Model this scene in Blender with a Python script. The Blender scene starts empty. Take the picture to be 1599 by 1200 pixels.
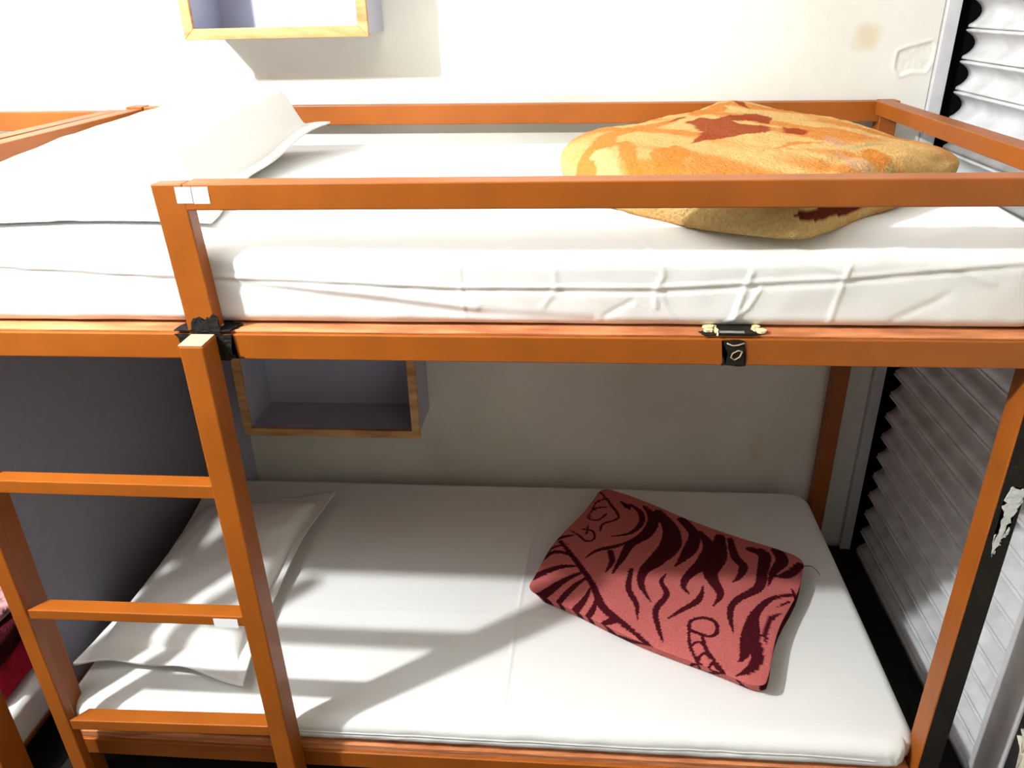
import bpy, bmesh, math, random
import numpy as np
from mathutils import Vector, Matrix, noise
random.seed(7)
C = bpy.context.scene.collection
STRIPES= [[(0.6432,0.5665,0.00462),(0.6907,0.4704,0.00588),(0.7247,0.3965,0.0063),(0.747,0.3202,0.00798),(0.778,0.2819,0.00672),(0.8122,0.2454,0.00546),(0.8529,0.1988,0.00336)],[(0.6753,0.5056,0.00315),(0.6288,0.5196,0.00525),(0.5896,0.4771,0.0042)],[(0.6907,0.4626,0.00252),(0.6407,0.4562,0.0063),(0.5776,0.4185,0.00882)],[(0.7006,0.44,0.00294),(0.6518,0.4037,0.00714),(0.6051,0.3542,0.0105),(0.5744,0.3455,0.00756)],[(0.7178,0.4258,0.0021),(0.6764,0.383,0.00588),(0.6395,0.3212,0.00588)],[(0.7197,0.3817,0.0021),(0.7004,0.3313,0.00672),(0.6704,0.2892,0.00966)],[(0.7335,0.3469,0.0021),(0.7235,0.3054,0.0063),(0.7049,0.2747,0.00546)],[(0.7686,0.2749,0.0084),(0.7365,0.2603,0.00294)],[(0.7934,0.2258,0.00252),(0.7585,0.2412,0.00126)],[(0.6644,0.5547,0.0021),(0.6256,0.5402,0.00378),(0.6084,0.5144,0.00294)],[(0.6744,0.594,0.00294),(0.6428,0.5837,0.00462),(0.6222,0.5654,0.0021)],[(0.7532,0.8025,0.00252),(0.7825,0.7383,0.00336),(0.7995,0.6769,0.00294),(0.7578,0.6472,0.00294),(0.749,0.6153,0.0021)],[(0.7751,0.7678,0.0021),(0.7465,0.7564,0.00294),(0.729,0.7163,0.0021)],[(0.7682,0.7278,0.0021),(0.7346,0.7166,0.00294),(0.7175,0.673,0.00252),(0.7447,0.665,0.00252),(0.7673,0.6942,0.0021)],[(0.701,0.6219,0.00252),(0.7277,0.6142,0.00252),(0.7324,0.5795,0.00252),(0.7114,0.5681,0.00294),(0.6903,0.5948,0.00252),(0.6689,0.6158,0.00168)],[(0.7172,0.6407,0.00168),(0.7116,0.6002,0.00252)],[(0.8112,0.7544,0.00294),(0.8268,0.7306,0.00672),(0.8343,0.7164,0.00168)],[(0.8357,0.7408,0.00294),(0.861,0.7033,0.00672),(0.8602,0.6521,0.0063),(0.8281,0.6059,0.00462),(0.78,0.5905,0.00168)],[(0.8741,0.7328,0.0042),(0.894,0.6721,0.01155),(0.87,0.6036,0.0126),(0.8252,0.5543,0.00924),(0.802,0.4999,0.00714),(0.7744,0.4362,0.00168)],[(0.9104,0.7057,0.0105),(0.9358,0.6332,0.0168),(0.9279,0.5552,0.021),(0.8867,0.4922,0.01596),(0.8511,0.4478,0.00966),(0.8425,0.3954,0.0063),(0.862,0.34,0.00126)],[(0.9724,0.6758,0.0105),(0.9961,0.6097,0.01155),(0.9742,0.5369,0.01344),(0.9317,0.4711,0.00168)],[(1.0131,0.6193,0.0063),(1.028,0.5602,0.0126),(1.0061,0.4944,0.0147),(0.9626,0.4422,0.00882),(0.9436,0.4043,0.00588),(0.9541,0.3727,0.00126)],[(1.0629,0.6043,0.0105),(1.0422,0.52,0.0189),(1.0143,0.4486,0.01386),(1.0271,0.3765,0.00714),(1.0044,0.334,0.00168)],[(1.0875,0.5969,0.0063),(1.0874,0.5223,0.00924),(1.1002,0.4836,0.00924),(1.0828,0.441,0.00546),(1.0621,0.4178,0.00126)],[(1.1312,0.5571,0.0084),(1.1617,0.5341,0.0126),(1.1423,0.4628,0.0105),(1.1207,0.4028,0.00924),(1.0605,0.354,0.00672),(1.0382,0.3092,0.00588),(1.036,0.2515,0.00126)],[(1.1964,0.5562,0.0105),(1.2015,0.5122,0.0126),(1.169,0.4642,0.00714),(1.145,0.4112,0.00126)],[(1.2422,0.4986,0.0084),(1.2037,0.4584,0.00966),(1.173,0.4494,0.00252)],[(1.2016,0.3893,0.0042),(1.1462,0.3689,0.00504),(1.096,0.3123,0.0084),(1.0712,0.2412,0.01596),(1.0454,0.1832,0.0063),(1.0322,0.1681,0.00126)],[(1.0756,0.2414,0.0126),(1.0783,0.1938,0.0105),(1.0585,0.1527,0.0084),(1.0211,0.1285,0.00126)],[(1.1587,0.3223,0.00126),(1.1295,0.3011,0.00504),(1.108,0.2555,0.00504),(1.1025,0.2247,0.00105)],[(0.822,0.4539,0.0042),(0.8109,0.3865,0.00588),(0.8265,0.3312,0.00504),(0.8256,0.2813,0.00105)],[(0.9068,0.4431,0.00126),(0.8919,0.4125,0.00462),(0.9007,0.3698,0.00588),(0.8704,0.3133,0.00588),(0.8717,0.255,0.0042),(0.8782,0.2152,0.00126)],[(0.991,0.4032,0.00126),(0.9725,0.3528,0.0063),(0.9314,0.318,0.00504),(0.8964,0.2884,0.00168)],[(0.8316,0.5758,0.00168),(0.7887,0.5466,0.00504),(0.7419,0.5293,0.00462),(0.7083,0.4951,0.00126)],[(0.7724,0.5227,0.0063),(0.7751,0.4826,0.00546),(0.7573,0.4391,0.00126)],[(1.0035,0.2686,0.00378),(0.9979,0.2463,0.00378),(0.9811,0.2362,0.00336),(0.9581,0.2441,0.00336),(0.9419,0.2557,0.00336),(0.9421,0.2747,0.00336),(0.9572,0.2884,0.00336),(0.9781,0.2928,0.00378),(0.997,0.2841,0.00378),(1.0035,0.2686,0.00378)],[(0.9401,0.2588,0.00294),(0.9353,0.2094,0.00294),(0.9474,0.1633,0.00336),(0.9666,0.1364,0.00294),(0.987,0.1211,0.00252)],[(0.9657,0.2353,0.00336),(0.9706,0.1936,0.00378),(0.9881,0.1543,0.00378),(1.0043,0.114,0.0042)],[(0.938,0.2065,0.00252),(0.9548,0.2195,0.00252),(0.968,0.2052,0.00252)],[(0.9478,0.1662,0.00252),(0.9612,0.1872,0.00252),(0.9745,0.1763,0.00252)],[(0.9629,0.1389,0.00252),(0.9763,0.1593,0.00252),(0.9884,0.1432,0.00252)],[(1.2012,0.407,0.0021),(1.2037,0.3789,0.00336)],[(1.1541,0.342,0.00168),(1.1841,0.3641,0.00252)]]
PATCHES= [('red',[(0.881,0.506),(0.915,0.543),(0.949,0.54),(0.978,0.578),(1.039,0.616),(1.062,0.572),(1.043,0.495),(1.006,0.536),(0.969,0.519),(0.986,0.488),(1.031,0.448),(1.021,0.391),(0.956,0.378),(0.875,0.32),(0.898,0.415),(0.895,0.479)]),('red',[(0.838,0.541),(0.892,0.598),(0.888,0.565),(0.855,0.528)]),('red',[(1.057,0.457),(1.099,0.409),(1.081,0.377),(1.045,0.38)]),('red',[(1.016,0.808),(1.044,0.779),(1.045,0.682),(1.029,0.731)]),('orange',[(0.647,0.108),(0.659,0.231),(0.684,0.315),(0.723,0.426),(0.766,0.496),(0.827,0.549),(0.874,0.546),(0.808,0.456),(0.755,0.391),(0.73,0.298),(0.736,0.188),(0.723,0.094)]),('orange',[(0.736,0.328),(0.763,0.342),(0.775,0.213),(0.781,0.103),(0.764,0.104),(0.747,0.227)]),('orange',[(0.798,0.252),(0.843,0.307),(0.859,0.235),(0.831,0.113),(0.795,0.103)]),('orange',[(0.898,0.649),(0.97,0.761),(1.03,0.806),(0.965,0.644),(0.908,0.584)]),('orange',[(0.968,0.23),(1.046,0.317),(1.107,0.323),(1.025,0.269)]),('orange',[(1.132,0.236),(1.159,0.254),(1.18,0.234),(1.165,0.183),(1.128,0.172),(1.12,0.197)]),('orange',[(1.097,0.403),(1.121,0.337),(1.147,0.291),(1.112,0.307)]),('cream',[(0.694,0.271),(0.725,0.298),(0.748,0.151),(0.764,0.104),(0.737,0.105),(0.708,0.19)]),('cream',[(0.991,0.734),(1.025,0.707),(1.025,0.638),(0.993,0.664)]),('green',[(1.115,0.25),(1.165,0.319),(1.194,0.303),(1.15,0.271),(1.112,0.224)]),('green',[(1.162,0.196),(1.176,0.183),(1.157,0.142),(1.145,0.143)]),('pink',[(1.109,0.369),(1.137,0.306),(1.11,0.264),(1.097,0.323)]),('pink',[(1.089,0.225),(1.11,0.173),(1.14,0.129),(1.082,0.138)])]

# ------------------------------------------------------------------ materials
def mat(name, color, rough=.6, spec=.3, bump=0, bscale=60, var=0, vscale=4, metallic=0, stretch=None, var2=None):
    m = bpy.data.materials.new(name); m.use_nodes = True
    nt = m.node_tree; N = nt.nodes; L = nt.links
    b = N['Principled BSDF']; b.inputs['Roughness'].default_value = rough
    b.inputs['Specular IOR Level'].default_value = spec; b.inputs['Metallic'].default_value = metallic
    b.inputs['Base Color'].default_value = (*color, 1)
    tc = N.new('ShaderNodeTexCoord'); mp = N.new('ShaderNodeMapping')
    L.new(tc.outputs['Object'], mp.inputs['Vector'])
    if stretch: mp.inputs['Scale'].default_value = stretch
    if var:
        n = N.new('ShaderNodeTexNoise'); n.inputs['Scale'].default_value = vscale; n.inputs['Detail'].default_value = 6
        L.new(mp.outputs[0], n.inputs['Vector'])
        r = N.new('ShaderNodeValToRGB'); L.new(n.outputs['Fac'], r.inputs['Fac'])
        r.color_ramp.elements[0].position = .3; r.color_ramp.elements[1].position = .7
        c2 = var2 if var2 else tuple(max(0, c * (1 - var)) for c in color)
        r.color_ramp.elements[0].color = (*c2, 1); r.color_ramp.elements[1].color = (*color, 1)
        L.new(r.outputs[0], b.inputs['Base Color'])
    if bump:
        n2 = N.new('ShaderNodeTexNoise'); n2.inputs['Scale'].default_value = bscale; n2.inputs['Detail'].default_value = 5
        L.new(mp.outputs[0], n2.inputs['Vector'])
        bp = N.new('ShaderNodeBump'); bp.inputs['Strength'].default_value = bump; bp.inputs['Distance'].default_value = .004
        L.new(n2.outputs['Fac'], bp.inputs['Height']); L.new(bp.outputs[0], b.inputs['Normal'])
    return m

ORANGE = (.30, .078, .006)
M = {}
M['paint'] = mat('orange_paint', ORANGE, .42, .35, .12, 30, .22, 9, stretch=(1, 1, 1))
M['rawply'] = mat('raw_plywood_edge', (.62, .27, .12), .8, .1, .5, 90, 0, 30, stretch=(.25, 1, 6))
for n_ in [M['rawply']]:
    pass
M['rawply'] = mat('plywood_edge', (.66, .27, .12), .8, .1, .6, 60, .5, 30, stretch=(.3, 1, 5), var2=(.32, .10, .04))
M['sheet'] = mat('white_cotton', (.75, .75, .735), .95, .1, .12, 260, .03, 8)
M['pillow'] = mat('white_pillow_cotton', (.72, .71, .69), .95, .1, .1, 200, .03, 8)
M['wood'] = mat('pale_wood_trim', (.60, .37, .16), .5, .3, .15, 40, .5, 12, stretch=(1, 1, 4), var2=(.34, .16, .05))
M['laminate'] = mat('bluish_laminate', (.42, .43, .53), .5, .3, .06, 120, .05, 5)
M['laminate_out'] = mat('grey_laminate', (.50, .49, .50), .6, .3, .06, 120, .05, 5)
M['partition'] = mat('partition_laminate', (.27, .275, .34), .6, .25, .08, 160, .08, 60)
M['black'] = mat('burnt_black', (.008, .007, .006), .7, .2, .9, 150)
M['worn'] = mat('worn_black_paint', (.012, .009, .006), .7, .2, .5, 60, .5, 20)
M['sticker'] = mat('white_sticker', (.85, .85, .86), .5, .3)
M['plaster_flake'] = mat('white_residue', (.62, .64, .63), .8, .2, .6, 120, .15, 40)
M['scribble'] = mat('pale_scratch', (.42, .30, .2), .7, .2)
M['flake'] = mat('gold_flake', (.8, .62, .35), .5, .4)
M['steel'] = mat('dull_steel', (.25, .25, .25), .5, .5, .6, 90, .4, 50)
M['shutter'] = mat('painted_shutter_steel', (.66, .68, .70), .45, .4, .15, 30, .35, 14, stretch=(1, 1, 1.5), var2=(.46, .46, .47))
M['channel'] = mat('painted_channel', (.62, .62, .63), .55, .3, .3, 50, .12, 20)
M['floor'] = mat('dark_floor', (.018, .014, .012), .7, .2, .3, 20, .5, 5)
M['ceiling'] = mat('white_ceiling', (.8, .8, .78), .9, .1)
M['dark'] = mat('gap_shade_black', (.004, .004, .004), .9, .05)  # near-black colour standing in for shade behind the shutter
M['rough'] = mat('rough_plaster', (.72, .68, .55), .9, .1, 1, 60, .35, 25)
M['maroon'] = mat('maroon_fleece', (.07, .008, .012), .98, .05, 1, 220, .6, 20)
M['red'] = mat('red_fleece', (.52, .02, .05), .98, .05, 1, 160, .4, 30)
M['pinkwhite'] = mat('pink_white_fleece', (.75, .42, .42), .98, .05, 1, 160, .9, 35, var2=(.1, .01, .02))

# off-white wall with stains and faint cracks
def wall_material():
    m = mat('aged_offwhite_wall', (.78, .765, .70), .9, .15)
    nt = m.node_tree; N = nt.nodes; L = nt.links; b = N['Principled BSDF']
    tc = N.new('ShaderNodeTexCoord')
    n1 = N.new('ShaderNodeTexNoise'); n1.inputs['Scale'].default_value = 2.2; n1.inputs['Detail'].default_value = 8
    r1 = N.new('ShaderNodeValToRGB'); r1.color_ramp.elements[0].position = .3; r1.color_ramp.elements[1].position = .62
    r1.color_ramp.elements[0].color = (.60, .58, .51, 1); r1.color_ramp.elements[1].color = (.73, .715, .65, 1)
    n2 = N.new('ShaderNodeTexNoise'); n2.inputs['Scale'].default_value = 7; n2.inputs['Detail'].default_value = 3
    r2 = N.new('ShaderNodeValToRGB'); r2.color_ramp.elements[0].position = .70; r2.color_ramp.elements[1].position = .80
    r2.color_ramp.elements[0].color = (1, 1, 1, 1); r2.color_ramp.elements[1].color = (.93, .82, .62, 1)
    mx = N.new('ShaderNodeMix'); mx.data_type = 'RGBA'; mx.blend_type = 'MULTIPLY'; mx.inputs[0].default_value = 1
    for n in (n1, n2): L.new(tc.outputs['Object'], n.inputs['Vector'])
    L.new(n1.outputs['Fac'], r1.inputs['Fac']); L.new(n2.outputs['Fac'], r2.inputs['Fac'])
    L.new(r1.outputs[0], mx.inputs[6]); L.new(r2.outputs[0], mx.inputs[7]); L.new(mx.outputs[2], b.inputs['Base Color'])
    # the brown damp mark near the shutter
    geo = N.new('ShaderNodeVectorMath'); geo.operation = 'DISTANCE'; geo.inputs[1].default_value = (1.35, .97, .72)
    L.new(tc.outputs['Object'], geo.inputs[0])
    n4 = N.new('ShaderNodeTexNoise'); n4.inputs['Scale'].default_value = 30; L.new(tc.outputs['Object'], n4.inputs['Vector'])
    ad = N.new('ShaderNodeMath'); ad.operation = 'MULTIPLY_ADD'; ad.inputs[1].default_value = .04
    L.new(n4.outputs['Fac'], ad.inputs[0]); L.new(geo.outputs['Value'], ad.inputs[2])
    r4 = N.new('ShaderNodeValToRGB'); r4.color_ramp.elements[0].position = .035; r4.color_ramp.elements[1].position = .06
    r4.color_ramp.elements[0].color = (.90, .80, .66, 1); r4.color_ramp.elements[1].color = (1, 1, 1, 1)
    L.new(ad.outputs[0], r4.inputs['Fac'])
    mx2 = N.new('ShaderNodeMix'); mx2.data_type = 'RGBA'; mx2.blend_type = 'MULTIPLY'; mx2.inputs[0].default_value = 1
    L.new(mx.outputs[2], mx2.inputs[6]); L.new(r4.outputs[0], mx2.inputs[7]); L.new(mx2.outputs[2], b.inputs['Base Color'])
    n3 = N.new('ShaderNodeTexNoise'); n3.inputs['Scale'].default_value = 25; n3.inputs['Detail'].default_value = 8
    L.new(tc.outputs['Object'], n3.inputs['Vector'])
    bp = N.new('ShaderNodeBump'); bp.inputs['Strength'].default_value = .3; bp.inputs['Distance'].default_value = .006
    L.new(n3.outputs['Fac'], bp.inputs['Height']); L.new(bp.outputs[0], b.inputs['Normal'])
    return m
M['wall'] = wall_material()

def attr_material(name, rough_noise=260, strength=1.0, sheen=0, gain=1.0):
    m = bpy.data.materials.new(name); m.use_nodes = True
    nt = m.node_tree; N = nt.nodes; L = nt.links; b = N['Principled BSDF']
    a = N.new('ShaderNodeAttribute'); a.attribute_name = 'Col'
    tc = N.new('ShaderNodeTexCoord'); n = N.new('ShaderNodeTexNoise'); n.inputs['Scale'].default_value = rough_noise
    n.inputs['Detail'].default_value = 4; L.new(tc.outputs['Object'], n.inputs['Vector'])
    r = N.new('ShaderNodeMapRange'); r.inputs[3].default_value = .6 * gain; r.inputs[4].default_value = 1.35 * gain
    L.new(n.outputs['Fac'], r.inputs[0])
    mx = N.new('ShaderNodeVectorMath'); mx.operation = 'MULTIPLY'
    L.new(a.outputs['Color'], mx.inputs[0]); L.new(r.outputs[0], mx.inputs[1]); L.new(mx.outputs[0], b.inputs['Base Color'])
    bp = N.new('ShaderNodeBump'); bp.inputs['Strength'].default_value = strength; bp.inputs['Distance'].default_value = .004
    L.new(n.outputs['Fac'], bp.inputs['Height']); L.new(bp.outputs[0], b.inputs['Normal'])
    b.inputs['Roughness'].default_value = .95; b.inputs['Specular IOR Level'].default_value = .08
    b.inputs['Sheen Weight'].default_value = sheen
    return m

# ------------------------------------------------------------------ mesh helpers
def link(name, me, m, parent=None, smooth=True):
    o = bpy.data.objects.new(name, me); C.objects.link(o)
    if m is not None: me.materials.append(m)
    if smooth:
        me.polygons.foreach_set('use_smooth', [True] * len(me.polygons))
    if parent is not None: o.parent = parent
    return o

def from_bm(name, bm, m, parent=None, smooth=False):
    bmesh.ops.recalc_face_normals(bm, faces=bm.faces[:])
    me = bpy.data.meshes.new(name); bm.to_mesh(me); bm.free()
    return link(name, me, m, parent, smooth)

def add_hexa(bm, P, bevel=.002):
    """P: 8 corners, index = x + 2*y + 4*z"""
    vs = [bm.verts.new(p) for p in P]
    F = [(0, 2, 3, 1), (4, 5, 7, 6), (0, 1, 5, 4), (2, 6, 7, 3), (0, 4, 6, 2), (1, 3, 7, 5)]
    fs = [bm.faces.new([vs[i] for i in f]) for f in F]
    if bevel:
        es = list({e for f in fs for e in f.edges})
        bmesh.ops.bevel(bm, geom=es, offset=bevel, segments=2, affect='EDGES', profile=.5)

def add_box(bm, x0, x1, y0, y1, z0, z1, bevel=.002, dz=0, sx=0):
    """dz: rise of the z range over x; sx: shift of x from top to bottom"""
    P = []
    for z in (0, 1):
        for y in (y0, y1):
            for x in (0, 1):
                P.append(((x1 if x else x0) + (sx if z else 0), y, (z1 if z else z0) + (dz if x else 0)))
    add_hexa(bm, P, bevel)

def bar(name, m, parent, *a, **k):
    bm = bmesh.new(); add_box(bm, *a, **k)
    return from_bm(name, bm, m, parent)

def thing(name, label, cat, loc=(0, 0, 0), group=None):
    o = bpy.data.objects.new(name, None); C.objects.link(o); o.empty_display_size = .1
    o.location = loc; o['label'] = label; o['category'] = cat
    if group: o['group'] = group
    return o

def tag(o, label, cat, group=None):
    o['label'] = label; o['category'] = cat
    if group: o['group'] = group
    return o

def struct(o):
    o['kind'] = 'structure'; return o

def fit_origin(o):
    """move the object's origin to its base centre, the geometry stays put"""
    me = o.data; n = len(me.vertices); co = np.empty(n * 3); me.vertices.foreach_get('co', co); co = co.reshape(-1, 3)
    c = (co.min(0) + co.max(0)) / 2; c[2] = co[:, 2].min()
    co -= c; me.vertices.foreach_set('co', co.ravel()); me.update(); o.location = c
    for ch in o.children: ch.location = Vector(ch.location) - Vector(c)
    return o

def rounded_grid(x0, x1, y0, y1, z0, z1, r, xs, ys, zs, rc=None):
    """surface lattice of a box with rounded edges; xs/ys/zs are numbers of steps. returns verts (n,3), faces, box coords (n,3)"""
    lo = np.array([x0, y0, z0]); hi = np.array([x1, y1, z1]); n = (xs, ys, zs)
    def axis(a, b, k, r):
        t = list(np.linspace(a, a + r, 6)[:-1]) + list(np.linspace(a + r, b - r, max(k, 2))) + list(np.linspace(b - r, b, 6)[1:])
        return np.array(t)
    ax = [axis(lo[i], hi[i], n[i], min(r, (hi[i] - lo[i]) * .499)) for i in range(3)]
    idx = {}; V = []; F = []
    def vid(i, j, k):
        key = (i, j, k)
        if key not in idx:
            idx[key] = len(V); V.append((ax[0][i], ax[1][j], ax[2][k]))
        return idx[key]
    I, J, K = [len(a) - 1 for a in ax]
    for i in range(I):
        for j in range(J):
            F.append((vid(i, j, K), vid(i + 1, j, K), vid(i + 1, j + 1, K), vid(i, j + 1, K)))
            F.append((vid(i, j, 0), vid(i, j + 1, 0), vid(i + 1, j + 1, 0), vid(i + 1, j, 0)))
    for i in range(I):
        for k in range(K):
            F.append((vid(i, 0, k), vid(i + 1, 0, k), vid(i + 1, 0, k + 1), vid(i, 0, k + 1)))
            F.append((vid(i, J, k), vid(i, J, k + 1), vid(i + 1, J, k + 1), vid(i + 1, J, k)))
    for j in range(J):
        for k in range(K):
            F.append((vid(0, j, k), vid(0, j, k + 1), vid(0, j + 1, k + 1), vid(0, j + 1, k)))
            F.append((vid(I, j, k), vid(I, j + 1, k), vid(I, j + 1, k + 1), vid(I, j, k + 1)))
    V = np.array(V); B = V.copy()
    q = np.clip(V, lo + r, hi - r); d = V - q
    mx = np.abs(d).max(1); nr = np.linalg.norm(d, axis=1); nr[nr == 0] = 1
    V = q + d * (mx / nr)[:, None]
    if rc:
        q = np.clip(V[:, :2], lo[:2] + rc, hi[:2] - rc); d = V[:, :2] - q
        mx = np.abs(d).max(1); nr = np.linalg.norm(d, axis=1); nr[nr == 0] = 1
        V[:, :2] = q + d * (mx / nr)[:, None]
    return V, F, B

def fnoise(P, s, seed=0.0):
    return np.array([noise.noise(Vector((p[0] * s + seed, p[1] * s + seed * 1.7, p[2] * s))) for p in P])

def seg_dist(px, py, pts):
    """distance of points to polyline, with linear interpolation of a third value (width)"""
    best = np.full(len(px), 1e9); wid = np.zeros(len(px))
    for a, b in zip(pts[:-1], pts[1:]):
        dx, dy = b[0] - a[0], b[1] - a[1]; L2 = dx * dx + dy * dy + 1e-12
        t = np.clip(((px - a[0]) * dx + (py - a[1]) * dy) / L2, 0, 1)
        d = np.hypot(px - a[0] - t * dx, py - a[1] - t * dy)
        w = (a[2] + (b[2] - a[2]) * t) if len(a) > 2 else np.zeros(len(px))
        k = (d - w) < (best - wid) if len(a) > 2 else d < best
        best = np.where(k, d, best); wid = np.where(k, w, wid)
    return best, wid

def in_poly(px, py, poly):
    c = np.zeros(len(px), bool); n = len(poly)
    for i in range(n):
        x1, y1 = poly[i]; x2, y2 = poly[(i + 1) % n]
        k = ((y1 > py) != (y2 > py))
        xx = (x2 - x1) * (py - y1) / ((y2 - y1) if y2 != y1 else 1e-9) + x1
        c ^= k & (px < xx)
    return c

def smooth01(x, a, b):
    t = np.clip((x - a) / (b - a), 0, 1); return t * t * (3 - 2 * t)

def mesh_from(name, V, F, m, parent=None, col=None):
    me = bpy.data.meshes.new(name); me.from_pydata([tuple(v) for v in V], [], F); me.update()
    if col is not None:
        a = me.color_attributes.new('Col', 'FLOAT_COLOR', 'POINT')
        a.data.foreach_set('color', np.c_[col, np.ones(len(col))].astype(np.float32).ravel())
    return link(name, me, m, parent)

# ------------------------------------------------------------------ room
FLOOR = -.76; CEIL = 1.85; WY = .97
def plane_box(name, *a, m=None):
    return struct(bar(name, m, None, *a, bevel=0))

def back_wall():
    # one slab with a real surface: shallow relief, a spot of broken plaster beside the shutter jamb
    xs = np.concatenate([np.linspace(-3, -.6, 20), np.linspace(-.5, 1.3, 60), np.linspace(1.31, 1.515, 60)])
    zs = np.concatenate([np.linspace(FLOOR, .5, 60), np.linspace(.51, .85, 90), np.linspace(.9, CEIL, 20)])
    X, Z = np.meshgrid(xs, zs, indexing='ij'); px, pz = X.ravel(), Z.ravel()
    y = np.full(len(px), WY)
    y += .0015 * fnoise(np.c_[px, pz, px * 0], 2.5)
    broken = [(1.425, .690), (1.45, .699), (1.475, .705), (1.503, .712), (1.512, .70), (1.51, .66), (1.50, .64), (1.47, .642), (1.44, .632), (1.424, .65)]
    nz = .004 * fnoise(np.c_[px, pz, px * 0], 70)
    d, _ = seg_dist(px, pz, [(a, b) for a, b in broken] + [broken[0]])
    ins = in_poly(px + nz, pz + nz, broken)
    y += np.where(ins, .002 * smooth01(d, 0, .008) + .5 * np.abs(nz), 0) - .002 * np.exp(-(d / .003) ** 2)
    crack = [(1.12, .86), (1.118, .83), (1.126, .80), (1.122, .78)]
    d, _ = seg_dist(px, pz, crack); y += .002 * np.exp(-(d / .006) ** 2)
    n, k = len(xs), len(zs)
    V = np.c_[px, y, pz]; F = [(i * k + j, (i + 1) * k + j, (i + 1) * k + j + 1, i * k + j + 1) for i in range(n - 1) for j in range(k - 1)]
    # close the slab behind
    b = len(V); V = np.vstack([V, [(-3, WY + .1, FLOOR), (1.515, WY + .1, FLOOR), (1.515, WY + .1, CEIL), (-3, WY + .1, CEIL)]])
    F.append((b, b + 3, b + 2, b + 1))
    ed = [i * k for i in range(n)]; F.append(tuple(ed[::-1] + [b, b + 1])); ed = [i * k + k - 1 for i in range(n)]; F.append(tuple(ed + [b + 2, b + 3]))
    F.append(tuple([j for j in range(k)] + [b + 3, b])); F.append(tuple([(n - 1) * k + j for j in range(k)][::-1] + [b + 1, b + 2]))
    return struct(mesh_from('wall_back', V, F, M['wall']))
back_wall()
plane_box('wall_left', -3.1, -3.0, -2.6, WY + .1, FLOOR, CEIL, m=M['wall'])
plane_box('floor', -3.1, 2.1, -2.6, WY + .1, FLOOR - .1, FLOOR, m=M['floor'])
plane_box('ceiling', -3.1, 2.1, -2.6, WY + .1, CEIL, CEIL + .1, m=M['ceiling'])
plane_box('trim_1', -.484, -.345, .935, WY + .001, -.76, .30, m=M['laminate'])     # batten in the corner behind the lower bunk
# near-black slabs colour in the shade seen through the gap beside the slats
plane_box('wall_right', 1.72, 1.76, -2.6, WY + .1, FLOOR, CEIL, m=M['dark'])
plane_box('trim_2', 1.516, 1.72, .9755, WY + .1, FLOOR, CEIL, m=M['dark'])

# rough plastered pier in front of the shutter, its broken edge stands off the channel
def plaster_pier():
    rnd = random.Random(3); L = []
    z = -.76
    while z < CEIL:
        hole = .022 if (-.60 < z < -.50 or -.47 < z < -.44) else 0
        L.append((.032 + rnd.uniform(-.006, .007) - hole, z)); z += rnd.uniform(.006, .022)
    L.append((.02, CEIL))
    bm = bmesh.new()
    ring = L + [(-2.6, CEIL), (-2.6, -.76)]
    a = [bm.verts.new((1.549 + rnd.uniform(-.004, .004), y, z)) for y, z in ring]; b = [bm.verts.new((1.62, y, z)) for y, z in ring]
    bm.faces.new(a); bm.faces.new(b[::-1])
    for i in range(len(ring)):
        j = (i + 1) % len(ring); bm.faces.new((a[i], b[i], b[j], a[j]))
    bmesh.ops.triangulate(bm, faces=[f for f in bm.faces if len(f.verts) > 4])
    return struct(from_bm('trim_3', bm, M['rough']))
plaster_pier()

# ------------------------------------------------------------------ rolling shutter
def rolling_shutter():
    root = thing('rolling_shutter', 'white corrugated steel rolling shutter closing the right side behind the bunk end', 'shutter', (1.57, .52, FLOOR))
    inv = Vector((-1.57, -.52, -FLOOR))
    pitch = .067; z = .738 + 15 * pitch; prof = []
    while z > -.735:
        for t in (0, .03, .07, .12, .18, .27, .38, .5, .62, .73, .82, .88, .93, .97):
            if t < .03: x = 1.5745
            elif t < .12: x = 1.558 + .002 * math.sin((t - .03) / .09 * math.pi) * -1
            elif t > .88: x = 1.559
            else:
                s = (t - .12) / .76; x = 1.560 + .022 * math.sin(s * math.pi) ** .8
            prof.append((x, z - t * pitch))
        z -= pitch
    prof.append((1.556, z)); prof.append((1.556, z - .02)); prof.append((1.575, z - .02))
    ys = np.linspace(.12, .932, 30)
    V = []; F = []; n = len(prof)
    for i, y in enumerate(ys):
        for (x, zz) in prof:
            V.append((x + .0006 * noise.noise(Vector((y * 3, zz * 9, 0))), y, zz + .001 * noise.noise(Vector((y * 4, zz * 2, 5)))))
    for i in range(len(ys) - 1):
        for k in range(n - 1): F.append((i * n + k, i * n + k + 1, (i + 1) * n + k + 1, (i + 1) * n + k))
    o = mesh_from('slat_curtain', V, F, M['shutter'], root); o.location = inv
    md = o.modifiers.new('s', 'SOLIDIFY'); md.thickness = .0012; md.offset = 1
    c = bar('guide_channel', M['channel'], root, 1.516, 1.546, .955, .9745, FLOOR, CEIL, bevel=.001); c.location = inv
    bm = bmesh.new()
    add_box(bm, 1.540, 1.546, .038, .132, FLOOR, CEIL, .0015)
    add_box(bm, 1.594, 1.600, .044, .132, FLOOR, CEIL, .0015)
    c = from_bm('guide_channel', bm, M['channel'], root); c.location = inv
rolling_shutter()

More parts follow.
